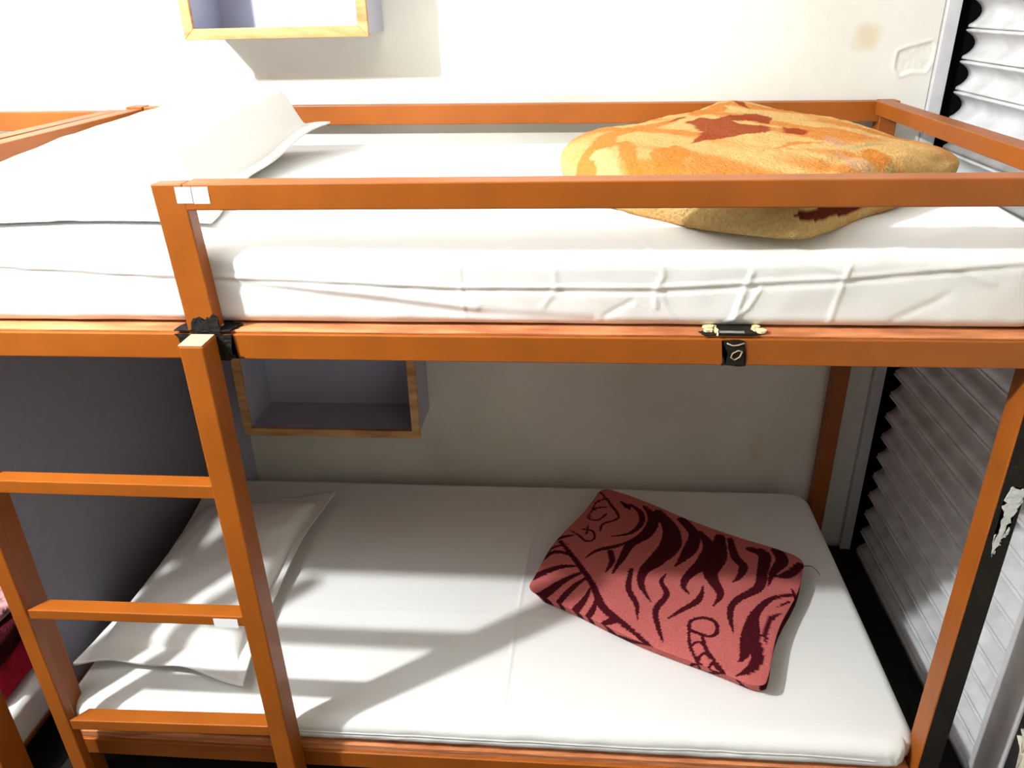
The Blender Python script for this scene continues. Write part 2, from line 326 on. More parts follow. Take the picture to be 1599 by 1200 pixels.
# ------------------------------------------------------------------ bunk beds
def jag_plate(name, poly, y, th, m, parent, seed=1, sub=5, amp=.002):
    rnd = random.Random(seed); pts = []
    for i in range(len(poly)):
        a, b = poly[i], poly[(i + 1) % len(poly)]
        for k in range(sub):
            t = k / sub; pts.append((a[0] + (b[0] - a[0]) * t + rnd.uniform(-amp, amp), a[1] + (b[1] - a[1]) * t + rnd.uniform(-amp, amp)))
    bm = bmesh.new()
    a = [bm.verts.new((x, y - th, z)) for x, z in pts]; b = [bm.verts.new((x, y, z)) for x, z in pts]
    bm.faces.new(a); bm.faces.new(b[::-1])
    for i in range(len(pts)):
        j = (i + 1) % len(pts); bm.faces.new((a[i], b[i], b[j], a[j]))
    bmesh.ops.triangulate(bm, faces=[f for f in bm.faces if len(f.verts) > 4])
    return from_bm(name, bm, m, parent)

def tube(bm, pts, r, seg=6):
    rings = []
    for i, p in enumerate(pts):
        p = Vector(p); t = (Vector(pts[min(i + 1, len(pts) - 1)]) - Vector(pts[max(i - 1, 0)])).normalized()
        u = t.orthogonal().normalized() if i == 0 else (u0 - t * u0.dot(t)).normalized(); u0 = u
        v = t.cross(u)
        rings.append([bm.verts.new(p + (u * math.cos(k * 2 * math.pi / seg) + v * math.sin(k * 2 * math.pi / seg)) * r) for k in range(seg)])
    for a, b in zip(rings[:-1], rings[1:]):
        for k in range(seg): bm.faces.new((a[k], a[(k + 1) % seg], b[(k + 1) % seg], b[k]))
    bm.faces.new(rings[0][::-1]); bm.faces.new(rings[-1])

def bunk(name, label, X0, X1, y0, y1, group=None, main=True):
    """X0/X1 outer ends, y0 front face of the frame, y1 back face"""
    root = thing(name, label, 'bunk bed', ((X0 + X1) / 2, (y0 + y1) / 2, FLOOR), group)
    inv = -Vector(root.location)
    P = M['paint']; parts = []
    def b(n, *a, m=P, **k):
        o = bar(n, m, root, *a, **k); o.location = inv; parts.append(o); return o
    w = .042; yb = y1 - w
    # corner legs run from the floor to the guard rails
    if main:
        b('leg', X0 + .057, X0 + .096, y0, y0 + .050, FLOOR, .587)
        b('leg', X1 - .043, X1 - .003, y0, y0 + .052, FLOOR, .587)
    else:
        b('leg', X0, X0 + w, y0, y0 + .05, FLOOR, .587)
        b('leg', X1 - .018, X1 + .025, y0 - .012, y0 + .053, FLOOR, .587)
    low = -.647 if main else -.715
    b('leg', X0, X0 + w, yb, y1, FLOOR, .594); b('leg', X1 - (.006 if main else .045), X1 + (.036 if main else -.003), yb, y1, FLOOR, .583)
    for zb, zt in ((.307, .3505), (low, low + .044)):
        b('side_rail', X0 + (w + .048 if main else w), X1 - .043, y0 + .001, y0 + w, zb, zt)
        b('side_rail', X0 + w, X1 - .006, yb, y1 - .001, zb, zt)
        b('end_rail', X0 + .001, X0 + w - .002, y0 + .06, yb, zb, zt)
        if zb > 0: b('end_rail', X1 - (.020 if main else .04), X1 + (.017 if main else -.003), y0 + .056, yb, zb, zt)
        else: b('end_rail', X1 - .110, X1 - .073, y0 + w, yb, zb, zt)
        b('deck_board', X0 + w + (.048 if main else .003), X1 - .045, y0 + .008, yb - .002, zt, zt + (.0035 if zb > 0 else .0165), m=M['rawply'], bevel=.001)
    # guard rails of the upper bunk
    b('guard_rail', X0 + w, X1 - .005, y1 - .036, y1 - .003, .545, .592, dz=-.010)
    bm = bmesh.new(); xa, xb = (X1 - .020, X1 + .02) if main else (X1 - .044, X1 - .003)
    ya, yc = y0 + .04, yb
    add_hexa(bm, [(xa, ya, .555), (xb, ya, .555), (xa, yc, .553), (xb, yc, .553), (xa, ya, .588), (xb, ya, .588), (xa, yc, .584), (xb, yc, .584)], .002)
    o = from_bm('guard_rail', bm, P, root); o.location = inv
    b('guard_rail', X0 + .001, X0 + w - .001, y0 + .05, yb, .545, .589)
    if main:
        b('guard_rail', .100, X1 - .0, y0, y0 + .04, .5475, .5865, dz=.002)
        b('guard_post', .0625, .1105, y0, y0 + .029, .351, .5865, sx=-.0105)
        o = b('number_sticker', .0885, .1125, y0 - .0006, y0 + .0002, .5585, .5825, m=M['sticker'], bevel=0, sx=.000); o['label'] = 'small blank white paper sticker'
        o = b('number_sticker', .1140, .1385, y0 - .0006, y0 + .0002, .5580, .5825, m=M['sticker'], bevel=0); o['label'] = 'small blank white paper sticker'
    return root, inv, b

bed, binv, bb = bunk('bunk_bed', 'orange painted bunk bed with ladder and guard rails, filling the middle of the view', -.482, 1.400, 0, .962)
# ladder hooked in front of the frame
def ladder():
    bm = bmesh.new()
    add_box(bm, .0775, .1165, -.052, -.002, FLOOR, .351, .0025, sx=-.0085)
    add_box(bm, -.3745, -.3435, -.052, -.030, FLOOR, .351, .0025, sx=-.0085)
    o = from_bm('ladder', bm, M['paint'], bed); o.location = binv
    for (zl, zr, zb) in ((.116, .1155, .070), (-.1925, -.190, .0225), (-.466, -.461, .022)):
        pass
    for (zf_l, zf_r, h) in ((.096, .0955, .026), (-.1935, -.190, .022), (-.486, -.475, .026)):
        b2 = bmesh.new(); xl, xr = -.3455, .0755
        drop = .004
        add_hexa(b2, [(xl, -.050, zf_l - h), (xr, -.050, zf_r - h), (xl + .022, -.014, zf_l - h - drop), (xr, -.014, zf_r - h - drop),
                      (xl, -.050, zf_l), (xr, -.050, zf_r), (xl + .022, -.014, zf_l - drop), (xr, -.014, zf_r - drop)], .0018)
        from_bm('rung', b2, M['paint'], o)
    s = bar('number_sticker', M['sticker'], o, .0165, .0625, -.0508, -.0502, -.2160, -.1960, bevel=0); s['label'] = 'small blank white paper sticker on the middle rung'
    # pale unpainted saw cut on top of the right rail
    bar('rail_end', M['scribble'], o, .068, .106, -.051, -.004, .3512, .3522, bevel=0)['label'] = 'pale cut end of the ladder rail'
    return o
ladder()
def weld_top(name, poly, zbase, th, m, seed, amp=.002, label=None, sub=5):
    # same outline, lying on the rail top: height above the rail becomes depth
    o = jag_plate(name, [(x, (z - .3505) * 2.3) for x, z in poly], 0, th, m, bed, seed, sub, amp)
    me = o.data
    for v in me.vertices: y, z = v.co.y, v.co.z; v.co = (v.co.x, z, zbase - y)
    me.flip_normals(); o.location = binv
    if label: o['label'] = label
    return o
def weld(name, poly, y, th, m, seed, amp=.002, label=None, sub=5):
    o = jag_plate(name, poly, y, th, m, bed, seed, sub, amp); o.location = binv
    if label: o['label'] = label
    return o
weld('weld_patch', [(.066, .352), (.070, .372), (.080, .380), (.095, .376), (.108, .384), (.116, .378), (.114, .352)], 0, .0015, M['black'], 2, .0025, 'black burnt weld at the foot of the guard post')
weld_top('weld_patch', [(.040, .350), (.044, .366), (.060, .3685), (.118, .3685), (.140, .362), (.130, .350)], .3555, .002, M['black'], 13, .003, 'black burnt weld around the foot of the guard post')
weld('weld_patch', [(.040, .3505), (.130, .3505), (.128, .318), (.145, .308), (.104, .3075), (.046, .332)], .001, .003, M['black'], 3, .003, 'black burnt weld and painted shadow behind the ladder top')  # burnt weld, with the shadow beside the ladder painted into the same black
weld_top('weld_patch', [(.870, .3515), (.862, .358), (.884, .360), (.882, .3680), (.946, .3680), (.948, .362), (.966, .3585), (.945, .352)], .3550, .0015, M['black'], 4, .0015, 'black weld burn in the deck edge')
weld_top('weld_bracket', [(.886, .351), (.886, .366), (.944, .366), (.944, .351)], .3565, .003, M['worn'], 5, .0008)
weld_top('weld_bracket', [(.892, .3512), (.892, .3545), (.928, .3545), (.928, .3512)], .3597, .001, M['steel'], 6, .0008, 'dull steel strip of the bracket')
weld('weld_patch', [(.896, .350), (.930, .350), (.932, .325), (.934, .3075), (.897, .3075), (.904, .330)], .001, .0015, M['worn'], 7, .002, 'dark burnt patch on the rail under the bracket')
for i, (cx, cz, rx, rz) in enumerate(((.880, .3635, .010, .003), (.877, .3575, .008, .002), (.950, .3645, .006, .003), (.954, .3575, .009, .0035), (.888, .3565, .003, .008), (.944, .3585, .003, .004), (.078, .359, .006, .004), (.094, .357, .006, .003), (.107, .360, .005, .003))):
    poly = [(cx + rx * math.cos(a), cz + rz * math.sin(a)) for a in np.linspace(0, 2 * math.pi, 7)[:-1]]
    if i < 6: weld_top('paint_flake', poly, .3568, .0035, M['flake'], 20 + i, .0012, 'pale chipped paint flake', 2)
    else: weld_top('paint_flake', poly, .3577, .0015, M['plaster_flake'], 20 + i, .0015, 'pale weld slag', 2)
bm = bmesh.new()
tube(bm, [(.903, -.0012, .3445), (.912, -.0012, .3405), (.920, -.0012, .3415), (.929, -.0012, .3450)], .0011)
tube(bm, [(.927, -.0012, .331), (.921, -.0012, .3325), (.913, -.0012, .328), (.911, -.0012, .321), (.917, -.0012, .317), (.924, -.0012, .322), (.927, -.0012, .331)], .0010)
o = from_bm('scratch_marks', bm, M['scribble'], bed, True); o.location = binv
# worn black front of the right leg with white residue
o = bar('worn_facing', M['worn'], bed, 1.3590, 1.3965, -.0008, .0002, FLOOR + .001, .306, bevel=0); o.location = binv; o['label'] = 'worn blackened front face of the right leg'
weld('residue', [(1.372, .100), (1.395, .097), (1.3955, .070), (1.388, .045), (1.385, .028), (1.392, .010), (1.384, .004), (1.380, -.012), (1.376, -.030), (1.373, -.036), (1.371, .004), (1.373, .040), (1.369, .062)], -.0008, .0012, M['plaster_flake'], 9, .003, 'rough white putty residue')
# second bunk row to the left
nbed, ninv, nb = bunk('bunk_bed', 'neighbouring orange bunk bed at the far left edge, mostly out of view', -2.37, -.487 - .02, -.088, .962, main=False)

# partition board clamped between the two frames
o = bar('partition_board', M['partition'], None, -.5005, -.4845, .115, .9675, FLOOR + .005, .555, bevel=.001)
tag(fit_origin(o), 'grey-blue laminate partition board between the two bunk beds, at the pillow end', 'partition')

# ------------------------------------------------------------------ mattresses
def mattress(name, label, x0, x1, y0, y1, z0, z1, ztop, creases, folds, topcreases, seed, r=.022, rc=.035, front_amp=.0018, nx=520):
    V, F, B = rounded_grid(x0, x1, y0, y1, z0, z1, r, nx, 90, 24, rc)
    fy = np.exp(-np.maximum(V[:, 1] - y0, 0) / .012); top = smooth01(V[:, 2], z1 - .02, z1 - .002); hz = smooth01(V[:, 2], z0, z1)
    V[:, 2] += hz * ztop(V[:, 0], V[:, 1])
    N1 = fnoise(np.c_[V[:, 0], V[:, 1], V[:, 2] * 2.5], 9, seed); N2 = fnoise(V, 26, seed + 3)
    V[:, 1] -= fy * (front_amp * N1 + .0012 * N2 + .003)
    V[:, 2] += top * (.0022 * fnoise(V, 4, seed + 9) + .0008 * N1)
    px, pz = V[:, 0], V[:, 2]
    if z0 > 0:
        creases = [([(a, b - .010) for a, b in p], c, d) for p, c, d in creases]; folds = [([(a, b - .010) for a, b in p], c, d) for p, c, d in folds]
    for pts, amp, w in creases:
        d, _ = seg_dist(px, pz, pts); V[:, 1] -= fy * .5 * amp * np.exp(-(d / (.8 * w)) ** 2)
    for pts, amp, w in folds:
        d, _ = seg_dist(px, pz, pts); V[:, 1] -= fy * .5 * amp * np.exp(-(d / (.8 * w)) ** 2)
    for pts, amp, w in topcreases:
        d, _ = seg_dist(V[:, 0], V[:, 1], pts); V[:, 2] += top * amp * np.exp(-(d / w) ** 2)
    # hem of the sheet waves slightly over the board
    hem = smooth01(-(V[:, 2] - z0), -.012, 0) * fy
    V[:, 2] += hem * (.0025 * fnoise(np.c_[px, px * 0, px * 0], 14, seed) + .001)
    V[:, 2] = np.maximum(V[:, 2], z0)
    return tag(fit_origin(mesh_from(name, V, F, M['sheet'])), label, 'mattress')

zu0 = .3545
def ztu(x, y):
    edge = smooth01(y, .03, .13)
    return np.interp(x, [-.44, -.2, 0, .3, .6, .95, 1.35], [.003, -.001, -.007, -.015, -.020, -.017, -.012]) * (1 - edge) + edge * (.004 + .01 * np.sin(np.clip(y / .9, 0, 1) * math.pi)) + .012 * smooth01(y, .8, .9) * 0
mattress('mattress', 'upper bunk mattress in a creased white sheet', -.436, 1.372, .033, .918, zu0, .488, ztu,
    [([(-.43, .470), (-.22, .462), (.02, .449), (.15, .446), (.48, .431), (.80, .432), (1.05, .447), (1.33, .474)], .0045, .0035),
     ([(-.43, .463), (-.22, .455), (.02, .442), (.15, .439), (.48, .424), (.80, .424), (1.05, .439), (1.33, .466)], -.004, .005),
     ([(.15, .432), (.30, .412), (.52, .386), (.70, .378)], -.006, .010), ([(.15, .44), (.35, .42), (.52, .398)], .004, .008),
     ([(-.3, .43), (-.1, .427), (.05, .43)], -.003, .006)],
    [([(.498, .475), (.497, .43), (.503, .375)], .0025, .0025), ([(.64, .47), (.645, .43), (.625, .40)], .0025, .005),
     ([(.80, .47), (.806, .45), (.795, .43), (.797, .40)], .004, .005), ([(.80, .43), (.812, .40), (.83, .375)], .003, .004),
     ([(.935, .455), (.925, .42), (.915, .38)], .005, .005), ([(.950, .43), (.935, .40), (.905, .375)], .004, .004),
     ([(1.075, .468), (1.068, .44), (1.058, .375)], .004, .005), ([(1.0, .475), (1.07, .455)], .004, .004), ([(1.2, .47), (1.28, .44)], .003, .006), ([(1.15, .38), (1.22, .42)], -.003, .008),
     ([(.72, .385), (.76, .41)], -.003, .006), ([(.33, .48), (.335, .42)], .001, .004)],
    [([(.80, .02), (.76, .12), (.74, .25)], .0022, .006), ([(1.10, .02), (1.16, .06), (1.30, .12)], .003, .008), ([(1.0, .04), (1.2, .03)], .002, .006),
     ([(-.4, .9), (1.3, .86)], .006, .03), ([(-.43, .10), (0.0, .05)], .001, .006)], 1.0)
def ztl(x, y):
    return .004 * np.sin(np.clip(y / .9, 0, 1) * math.pi) - .004 * (1 - smooth01(y, 0, .06))
mattress('mattress', 'lower bunk mattress in a smooth white sheet with fold lines', -.418, 1.366, .012, .912, -.586, -.5185, ztl,
    [([(-.40, -.548), (.11, -.552), (.3, -.553), (.75, -.553), (1.15, -.551), (1.28, -.556)], .0030, .0022), ([(-.40, -.552), (.11, -.556), (.3, -.557), (.75, -.557), (1.15, -.556)], -.0025, .003)],
    [([(.543, -.53), (.545, -.585)], .002, .002), ([(1.33, -.53), (1.322, -.55), (1.327, -.585)], .005, .004), ([(1.30, -.53), (1.31, -.56), (1.335, -.585)], .003, .005),
     ([(.25, -.58), (.33, -.56)], .002, .006), ([(.9, -.585), (1.02, -.56)], .0025, .008)],
    [([(.535, .03), (.545, .33), (.56, .60), (.60, .90)], .0022, .0035), ([(-.30, .33), (.54, .33), (1.0, .36), (1.34, .36)], .0012, .004), ([(.545, .33), (.68, .62)], .0006, .005),
     ([(.0, .885), (1.3, .885)], .002, .01)], 5.0, r=.024, rc=.06, front_amp=.0018)
mattress('mattress', 'white sheeted mattress of the neighbouring lower bunk, at the left edge', -2.30, -.532, -.040, .905, -.6535, -.552, lambda x, y: x * 0, [], [], [], 8.0, nx=120)
mattress('mattress', 'white sheeted mattress of the neighbouring upper bunk, behind the end rails', -2.30, -.565, -.035, .905, zu0, .47, lambda x, y: x * 0, [], [], [], 9.0, nx=120)

# ------------------------------------------------------------------ pillows
def pillow(label, corners, zbed, zseam, H, seed, bow=.02, inner=.87, power=.42, lean=0, shoulder=None):
    """corners: FL, FR, BR, BL tips of the pillowcase flange"""
    c = [np.array(p, float) for p in corners]
    n = 150
    g = np.linspace(-1, 1, n)
    U, W = np.meshgrid(g, g, indexing='ij'); u = U.ravel(); w = W.ravel()
    def base(u, w):
        a, b = (u + 1) / 2, (w + 1) / 2
        p = np.outer((1 - a) * (1 - b), c[0]) + np.outer(a * (1 - b), c[1]) + np.outer(a * b, c[2]) + np.outer((1 - a) * b, c[3])
        cen = sum(c) / 4
        # sides bow inwards between the tips
        sx = (c[1] + c[2] - c[0] - c[3]) / 2; sy = (c[2] + c[3] - c[0] - c[1]) / 2
        sx /= np.linalg.norm(sx); sy /= np.linalg.norm(sy)
        p = p - np.outer(np.sign(u) * bow * (1 - w ** 2) * np.abs(u) ** 3, sx) - np.outer(np.sign(w) * bow * (1 - u ** 2) * np.abs(w) ** 3, sy)
        return p
    p = base(u, w)
    a = np.clip(np.abs(u) / inner, 0, 1); b = np.clip(np.abs(w) / inner, 0, 1)
    prof = ((1 - a ** 2.6) * (1 - b ** 2.6)) ** power
    if shoulder:
        fa = 1 - (1 - np.clip((1 - a) / shoulder, 0, 1)) ** 1.5; fb = 1 - (1 - np.clip((1 - b) / (shoulder * .6), 0, 1)) ** 2
        prof = fa * fb * (.90 + .10 * (1 - a ** 2) * (1 - b ** 2))
    # radial wrinkles run from the seams
    wr = np.array([noise.noise(Vector((x * 5 + seed, y * 5, 0))) for x, y in zip(u, w)])
    wr2 = np.array([noise.noise(Vector((x * 2 + seed, y * 2, 7))) for x, y in zip(u, w)])
    rad = np.array([noise.noise(Vector((math.atan2(y, x) * 5, seed, 1.5))) for x, y in zip(u, w)])
    rr = np.maximum(np.abs(u), np.abs(w)); edge = np.exp(-((rr - inner * .9) / .16) ** 2)
    seam = p[:, 2] * 0 + p[:, 2]
    hi = seam + .003 + H * (1 + lean * u) * prof * (1 + .10 * wr2) + .005 * prof * wr + .006 * edge * rad * prof
    lo = seam - .001 - (zseam - zbed) * 1.2 * prof
    fl = (1 - np.clip(prof * 4, 0, 1))
    wave = .006 * np.sin(u * 7 + seed) * fl * (rr > inner * .98) + .005 * np.sin(w * 6 + seed * 2) * fl * (rr > inner * .98)
    lo = np.maximum(lo, zbed + .003); hi = np.maximum(hi + wave, lo + .003); lo = np.maximum(np.minimum(lo + wave, hi - .003), zbed + .003)
    hi = np.maximum(hi, lo + .0025)
    top = p.copy(); top[:, 2] = hi; bot = p.copy(); bot[:, 2] = lo
    # the loft swells sideways a little
    V = np.vstack([top, bot]); N = n * n
    FB, FF = [], []
    k = int(round((1 - inner) / 2 * (n - 1)))
    for i in range(n - 1):
        for j in range(n - 1):
            t = (i * n + j, (i + 1) * n + j, (i + 1) * n + j + 1, i * n + j + 1)
            dst = FB if (k <= i < n - 1 - k and k <= j < n - 1 - k) else FF
            dst.append(t); dst.append(tuple(N + q for q in t[::-1]))
    def skirt(i0, i1, dst, flip=False):
        loop = [(i, i0) for i in range(i0, i1)] + [(i1, j) for j in range(i0, i1)] + [(i, i1) for i in range(i1, i0, -1)] + [(i0, j) for j in range(i1, i0, -1)]
        for q in range(len(loop)):
            a_, b_ = loop[q], loop[(q + 1) % len(loop)]
            A = a_[0] * n + a_[1]; B_ = b_[0] * n + b_[1]
            f = (A, A + N, B_ + N, B_); dst.append(f[::-1] if flip else f)
    skirt(0, n - 1, FF)
    def sub(F):
        idx = sorted({i for f in F for i in f}); mp = {a: b for b, a in enumerate(idx)}
        return V[idx], [tuple(mp[i] for i in f) for f in F]
    vb, fb = sub(FB); vf, ff = sub(FF)
    o = mesh_from('pillow', vb, fb, M['pillow']); f = mesh_from('pillowcase_flange', vf, ff, M['pillow'], o)
    return tag(fit_origin(o), label, 'pillow')

pillow('plump white pillow on the upper bunk against the end rail', [(-.400, .072, .502), (.088, .095, .503), (.085, .800, .565), (-.40, .86, .52)], .5005, .525, .100, 2.0, bow=.03, inner=.88, lean=.13, shoulder=.25)
pillow('white pillow with flat hemmed flange on the lower bunk behind the ladder', [(-.428, .100, -.487), (-.022, .060, -.490), (-.022, .775, -.470), (-.415, .74, -.480)], -.5120, -.485, .068, 6.0, bow=.028, inner=.84, power=.40)

# ------------------------------------------------------------------ folded tiger striped blanket
def striped_blanket():
    TL, TR, BR, BL = [np.array(p) for p in ((.7525, .834), (1.262, .520), (1.062, .090), (.548, .374))]
    z0, z1 = -.5110, -.466
    nu, nv = 240, 180
    V, F, B = rounded_grid(0, 1, 0, 1, 0, 1, .06, nu, nv, 10)
    a, b = V[:, 0], V[:, 1]
    # wavy outline
    a2 = a + (.010 * np.sin(b * 9 + 1) * (np.abs(a - .5) * 2) ** 4) + .012 * (a < .5) * (np.abs(b - .5) * 2) ** 2 * (1 - 2 * a)
    b2 = b + (.012 * np.sin(a * 8 + .5) * (np.abs(b - .5) * 2) ** 4)
    P = np.outer((1 - a2) * (1 - b2), BL) + np.outer(a2 * (1 - b2), BR) + np.outer(a2 * b2, TR) + np.outer((1 - a2) * b2, TL)
    zz = V[:, 2]
    zc = z0 + (z1 - z0) * zz
    zc += zz * (.006 * np.sin(a * 3.1) * np.sin(b * 3.1) + .004 * noise_arr(P, 6) - .010 * (1 - smooth01(a, 0, .12)) * 0)
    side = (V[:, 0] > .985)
    groove = np.exp(-((zz - .34) / .05) ** 2) + np.exp(-((zz - .66) / .05) ** 2)
    dirx = (TR - TL) / np.linalg.norm(TR - TL); diry = (TL - BL) / np.linalg.norm(TL - BL)
    P -= np.outer(np.where(side, groove * .010, 0), dirx)
    P += np.outer(np.where(b < .5, .030 * (1 - zz) ** .8 * (1 - smooth01(b, 0, .3)), 0), diry)
    P += np.outer(np.where(a < .5, .020 * (1 - zz) ** .8 * (1 - smooth01(a, 0, .3)), 0), dirx)
    px, py = P[:, 0], P[:, 1]
    jx = .0020 * fnoise(np.c_[px, py, px * 0], 260, 1); jy = .0020 * fnoise(np.c_[px, py, px * 0], 260, 9)
    dark = np.zeros(len(px), bool)
    for s in STRIPES:
        s = smooth_line(s)
        d, w = seg_dist(px + jx, py + jy, s); dark |= d < w * 1.3
    pink = np.array([.50, .125, .115]); mar = np.array([.055, .004, .008])
    col = np.where(dark[:, None], mar, pink)
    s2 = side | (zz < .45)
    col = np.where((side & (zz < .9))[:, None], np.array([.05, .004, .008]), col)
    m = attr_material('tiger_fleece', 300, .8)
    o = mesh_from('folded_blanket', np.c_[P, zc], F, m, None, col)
    bm = bmesh.new(); tube(bm, [(1.242, .497, -.470), (1.258, .492, -.462), (1.270, .496, -.466), (1.282, .490, -.474), (1.290, .486, -.484)], .0008)
    from_bm('loose_thread', bm, M['maroon'], o, True)
    return tag(fit_origin(o), 'folded pink blanket with maroon tiger stripes on the lower bunk', 'blanket')
def smooth_line(p, k=5):
    if len(p) < 3: return p
    q = [p[0]] + list(p) + [p[-1]]; out = []
    for i in range(len(p) - 1):
        a, b, c, d = [np.array(v) for v in q[i:i + 4]]
        for t in np.linspace(0, 1, k, endpoint=False):
            out.append(tuple(.5 * (2 * b + (c - a) * t + (2 * a - 5 * b + 4 * c - d) * t * t + (3 * b - a - 3 * c + d) * t ** 3)))
    return out + [p[-1]]
def noise_arr(P, s): return fnoise(np.c_[P[:, 0], P[:, 1], P[:, 0] * 0], s, 4)
striped_blanket()

# ------------------------------------------------------------------ folded floral plush blanket
def catmull(pts, n=40):
    out = []; N = len(pts)
    for i in range(N):
        p0, p1, p2, p3 = [np.array(pts[(i + k - 1) % N], float) for k in range(4)]
        for t in np.linspace(0, 1, n, endpoint=False):
            out.append(.5 * ((2 * p1) + (-p0 + p2) * t + (2 * p0 - 5 * p1 + 4 * p2 - p3) * t * t + (-p0 + 3 * p1 - 3 * p2 + p3) * t ** 3))
    return np.array(out)

def plush_blanket():
    ring = catmull([(.648, .47), (.66, .33), (.715, .200), (.86, .082), (.955, .036), (1.000, .026), (1.035, .050), (1.10, .110), (1.22, .215), (1.325, .325), (1.335, .39), (1.28, .53), (1.16, .74), (1.06, .86), (1.00, .86), (.90, .73), (.76, .58)], 22)
    n = len(ring); cen = np.array([1.0, .42]); z0 = .5065; H = .078
    V, F, S = [], [], []
    prof = []   # (radial fraction, height fraction)
    for s in np.linspace(0, .86, 44): prof.append((s, 1.0))
    for t in np.linspace(0, math.pi / 2, 12)[1:]: prof.append((.86 + .14 * math.sin(t), .5 + .5 * math.cos(t)))
    for t in np.linspace(.5, .0, 10)[1:]: prof.append((1.0 - .03 * (1 - t / .5) ** 2, t))
    prof.append((.6, 0.0)); prof.append((0.0, 0.0))
    top_n = 44
    for k, (s, h) in enumerate(prof):
        for i in range(n):
            p = cen + (ring[i] - cen) * s
            V.append((p[0], p[1], z0 + H * h)); S.append((s, h, i / n))
    V = np.array(V); S = np.array(S)
    for k in range(len(prof) - 1):
        for i in range(n):
            j = (i + 1) % n; F.append((k * n + i, (k + 1) * n + i, (k + 1) * n + j, k * n + j))
    hf = smooth01(S[:, 1], .3, 1)
    x, y = V[:, 0], V[:, 1]
    # soft hump towards the back where the fold stands up, sag on the right
    V[:, 2] += hf * (( .016) * np.exp(-(((x - 1.02) / .09) ** 2 + ((y - .80) / .10) ** 2)) + .012 * np.exp(-(((x - .98) / .22) ** 2 + ((y - .5) / .2) ** 2)) - .018 * smooth01(x, 1.12, 1.34) - .006 * smooth01(.75 - x, 0, .1))
    V[:, 2] += hf * (.008 * fnoise(V, 7, 3)) + (S[:, 1] > .05) * .0022 * fnoise(V, 55, 1)
    V[:, 2] -= .012 * smooth01(.26 - V[:, 1], 0, .18)
    rad = V[:, :2] - cen; rad /= np.maximum(np.linalg.norm(rad, axis=1), 1e-6)[:, None]
    ang = np.arctan2(rad[:, 1], rad[:, 0])
    sideF = (S[:, 0] > .9) & (S[:, 1] < .92)
    # open folded ends show on the right front side
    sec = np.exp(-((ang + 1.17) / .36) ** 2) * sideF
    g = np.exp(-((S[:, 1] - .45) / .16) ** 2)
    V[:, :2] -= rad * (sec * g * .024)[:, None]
    V[:, :2] += rad * ((sideF * .006) * fnoise(V, 12, 6))[:, None]
    # fold valley running across the top on the right
    d, _ = seg_dist(V[:, 0], V[:, 1], [(1.02, .10), (1.10, .20), (1.20, .25), (1.32, .30)]); V[:, 2] -= hf * .006 * np.exp(-(d / .015) ** 2)
    base = {'red': (.26, .030, .006), 'orange': (.56, .19, .03), 'cream': (.66, .45, .19), 'green': (.27, .31, .14), 'pink': (.52, .30, .19)}
    px = V[:, 0] + .010 * fnoise(V, 14, 11); py = V[:, 1] + .010 * fnoise(V, 14, 17)
    nz = fnoise(np.c_[V[:, 0] * .6 + V[:, 1] * .8, V[:, 0] * .25 - V[:, 1] * .2, V[:, 0] * 0], 14, 21)
    t = smooth01(nz, -.05, .28)[:, None]
    col = np.array([.62, .38, .14]) * (1 - t) + np.array([.56, .21, .045]) * t
    col = np.where((V[:, 2] < z0 + .045)[:, None], np.array([.66, .44, .18]) * (1 - .5 * t) + .5 * t * np.array([.60, .26, .07]), col)
    for k, poly in PATCHES:
        m_ = in_poly(px, py, poly) & (S[:, 1] > .4)
        al = .9 if k in ('red', 'orange', 'cream') else .6
        col = np.where(m_[:, None], np.array(base[k]) * al + col * (1 - al), col)
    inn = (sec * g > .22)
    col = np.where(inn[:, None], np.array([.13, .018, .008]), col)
    m = attr_material('plush_floral', 190, 1.0, gain=.80)
    o = mesh_from('folded_blanket', V, F, m, None, col)
    return tag(fit_origin(o), 'thick plush tan and orange floral blanket folded on the upper bunk', 'blanket')
plush_blanket()

# neighbour's folded blanket, one fold stack with a darker and a patterned layer
def stack_layer(name, x0, x1, y0, y1, z0, z1, m, parent, seed, tiltx=0):
    V, F, B = rounded_grid(x0, x1, y0, y1, z0, z1, min(.02, (z1 - z0) * .45), 24, 24, 5, .03)
    V[:, :2] += .012 * np.c_[fnoise(V, 11, seed), fnoise(V, 11, seed + 4)]
    V[:, 2] += smooth01(V[:, 2], z0 + .3 * (z1 - z0), z1) * .008 * fnoise(V, 9, seed + 8)
    return mesh_from(name, V, F, m, parent)
o = stack_layer('folded_blanket', -.98, -.560, .000, .50, -.549, -.465, M['red'], None, 1)
s = stack_layer('dark_fold', -.96, -.555, .01, .49, -.464, -.395, M['maroon'], o, 4); s['label'] = 'dark maroon fold of the blanket'
s = stack_layer('patterned_fold', -.95, -.575, .02, .48, -.395, -.36, M['pinkwhite'], o, 7); s['label'] = 'pink and dark patterned fold'
tag(fit_origin(o), 'red folded blanket on the neighbouring lower bunk at the left edge', 'blanket')

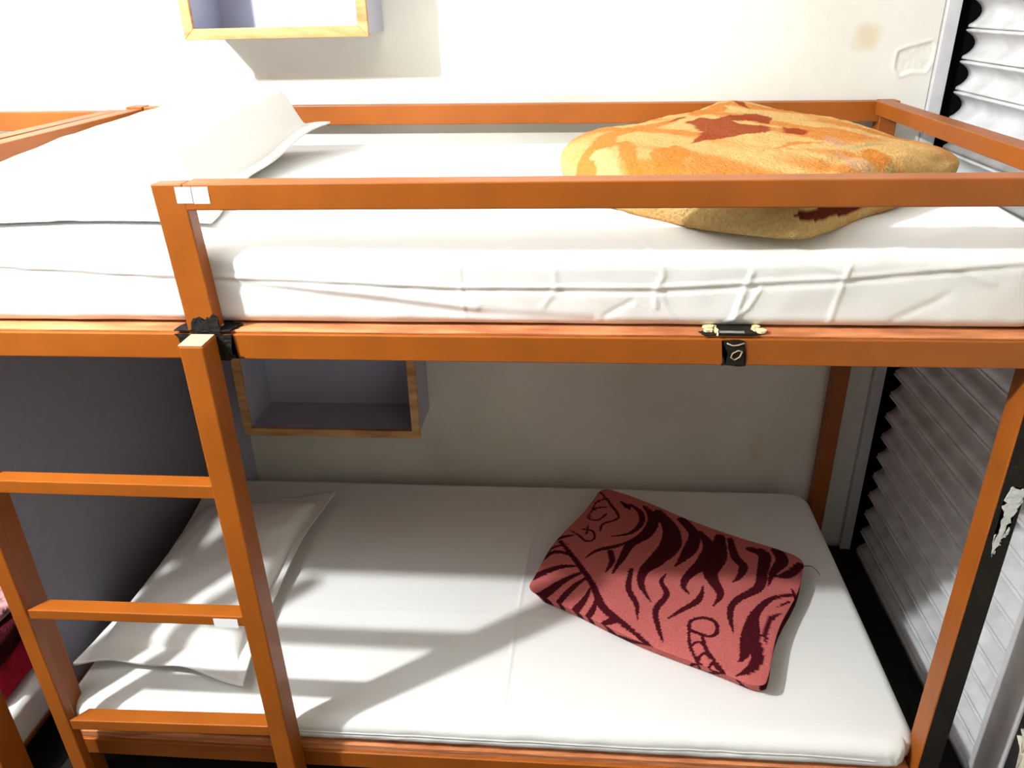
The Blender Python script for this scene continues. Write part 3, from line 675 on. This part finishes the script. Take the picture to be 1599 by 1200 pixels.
# ------------------------------------------------------------------ wall shelves
def shelf(label, x0, x1, z0, z1, group=None):
    yf = .800; yw = WY - .003; t = .014
    root = thing('wall_shelf', label, 'shelf', ((x0 + x1) / 2, yw, z0), group); inv = -Vector(root.location)
    i = .006
    bm = bmesh.new()
    X0, X1, Z0, Z1 = x0 + i, x1 - i, z0 + i, z1 - i
    add_box(bm, X0, X0 + t, yf, yw, Z0, Z1, 0); add_box(bm, X1 - t, X1, yf, yw, Z0, Z1, 0)
    add_box(bm, X0 + t, X1 - t, yf, yw, Z0, Z0 + t, 0); add_box(bm, X0 + t, X1 - t, yf, yw, Z1 - t, Z1, 0)
    c = from_bm('shelf_box', bm, M['laminate'], root); c.location = inv
    c = bar('back_panel', M['laminate'], root, X0 + t, X1 - t, yw - .006, yw, Z0 + t, Z1 - t, bevel=0); c.location = inv
    bm = bmesh.new(); w = .0235; ya, yb_ = yf - .012, yf
    O = [(x0, z0), (x1, z0), (x1, z1), (x0, z1)]; I = [(x0 + w, z0 + w), (x1 - w, z0 + w), (x1 - w, z1 - w), (x0 + w, z1 - w)]
    for k in range(4):
        j = (k + 1) % 4
        pts = [O[k], O[j], I[j], I[k]]
        a = [bm.verts.new((p[0], ya, p[1])) for p in pts]; b = [bm.verts.new((p[0], yb_, p[1])) for p in pts]
        fs = [bm.faces.new(a), bm.faces.new(b[::-1])] + [bm.faces.new((a[q], b[q], b[(q + 1) % 4], a[(q + 1) % 4])) for q in range(4)]
        bmesh.ops.bevel(bm, geom=list({e for f in fs for e in f.edges}), offset=.0012, segments=1, affect='EDGES')
    c = from_bm('wooden_trim', bm, M['wood'], root); c.location = inv
shelf('white box shelf with pale wood trim on the wall above the upper bunk', -.229, .201, .751, 1.03)
shelf('bluish box shelf with wood trim on the wall between the two bunks', -.272, .242, -.293, -.02)

# ------------------------------------------------------------------ camera and light
cam = bpy.data.cameras.new('camera'); co = bpy.data.objects.new('camera', cam); C.objects.link(co)
yaw, pit, rol = 0.0891865, -0.4538628, -0.0245088
f = Vector((-math.sin(yaw) * math.cos(pit), math.cos(yaw) * math.cos(pit), math.sin(pit)))
r = Vector((math.cos(yaw), math.sin(yaw), 0)); u = r.cross(f)
rr = r * math.cos(rol) + u * math.sin(rol); uu = -r * math.sin(rol) + u * math.cos(rol)
m = Matrix((rr, uu, -f)).transposed().to_4x4(); m.translation = Vector((.6755255, -1.1115385, .8147713))
co.matrix_world = m
cam.sensor_width = 36; cam.lens = 1224.392 / 1599 * 36; cam.clip_start = .02
bpy.context.scene.camera = co

def lamp(name, loc, power, radius, color):
    l = bpy.data.lights.new(name, 'POINT'); l.energy = power; l.shadow_soft_size = radius; l.color = color
    o = bpy.data.objects.new(name, l); C.objects.link(o); o.location = loc; return o
lamp('ceiling_bulb', (-.93, -.75, 1.64), 300, .035, (.975, .995, 1.0))
l = bpy.data.lights.new('upper_fill_light', 'AREA'); l.shape = 'RECTANGLE'; l.size = 1.5; l.size_y = .5; l.energy = 9; l.color = (.97, .99, 1)  # unseen fill light added to lift the shadows around the upper bunk
o = bpy.data.objects.new('upper_fill_light', l); C.objects.link(o); o.location = (.5, .25, CEIL - .01)
W = bpy.data.worlds.new('world'); bpy.context.scene.world = W; W.use_nodes = True
W.node_tree.nodes['Background'].inputs[0].default_value = (1, .87, .86, 1)
W.node_tree.nodes['Background'].inputs[1].default_value = .19
sc = bpy.context.scene
sc.view_settings.view_transform = 'Standard'; sc.view_settings.look = 'None'; sc.view_settings.gamma = 1
sc.view_settings.exposure = 0
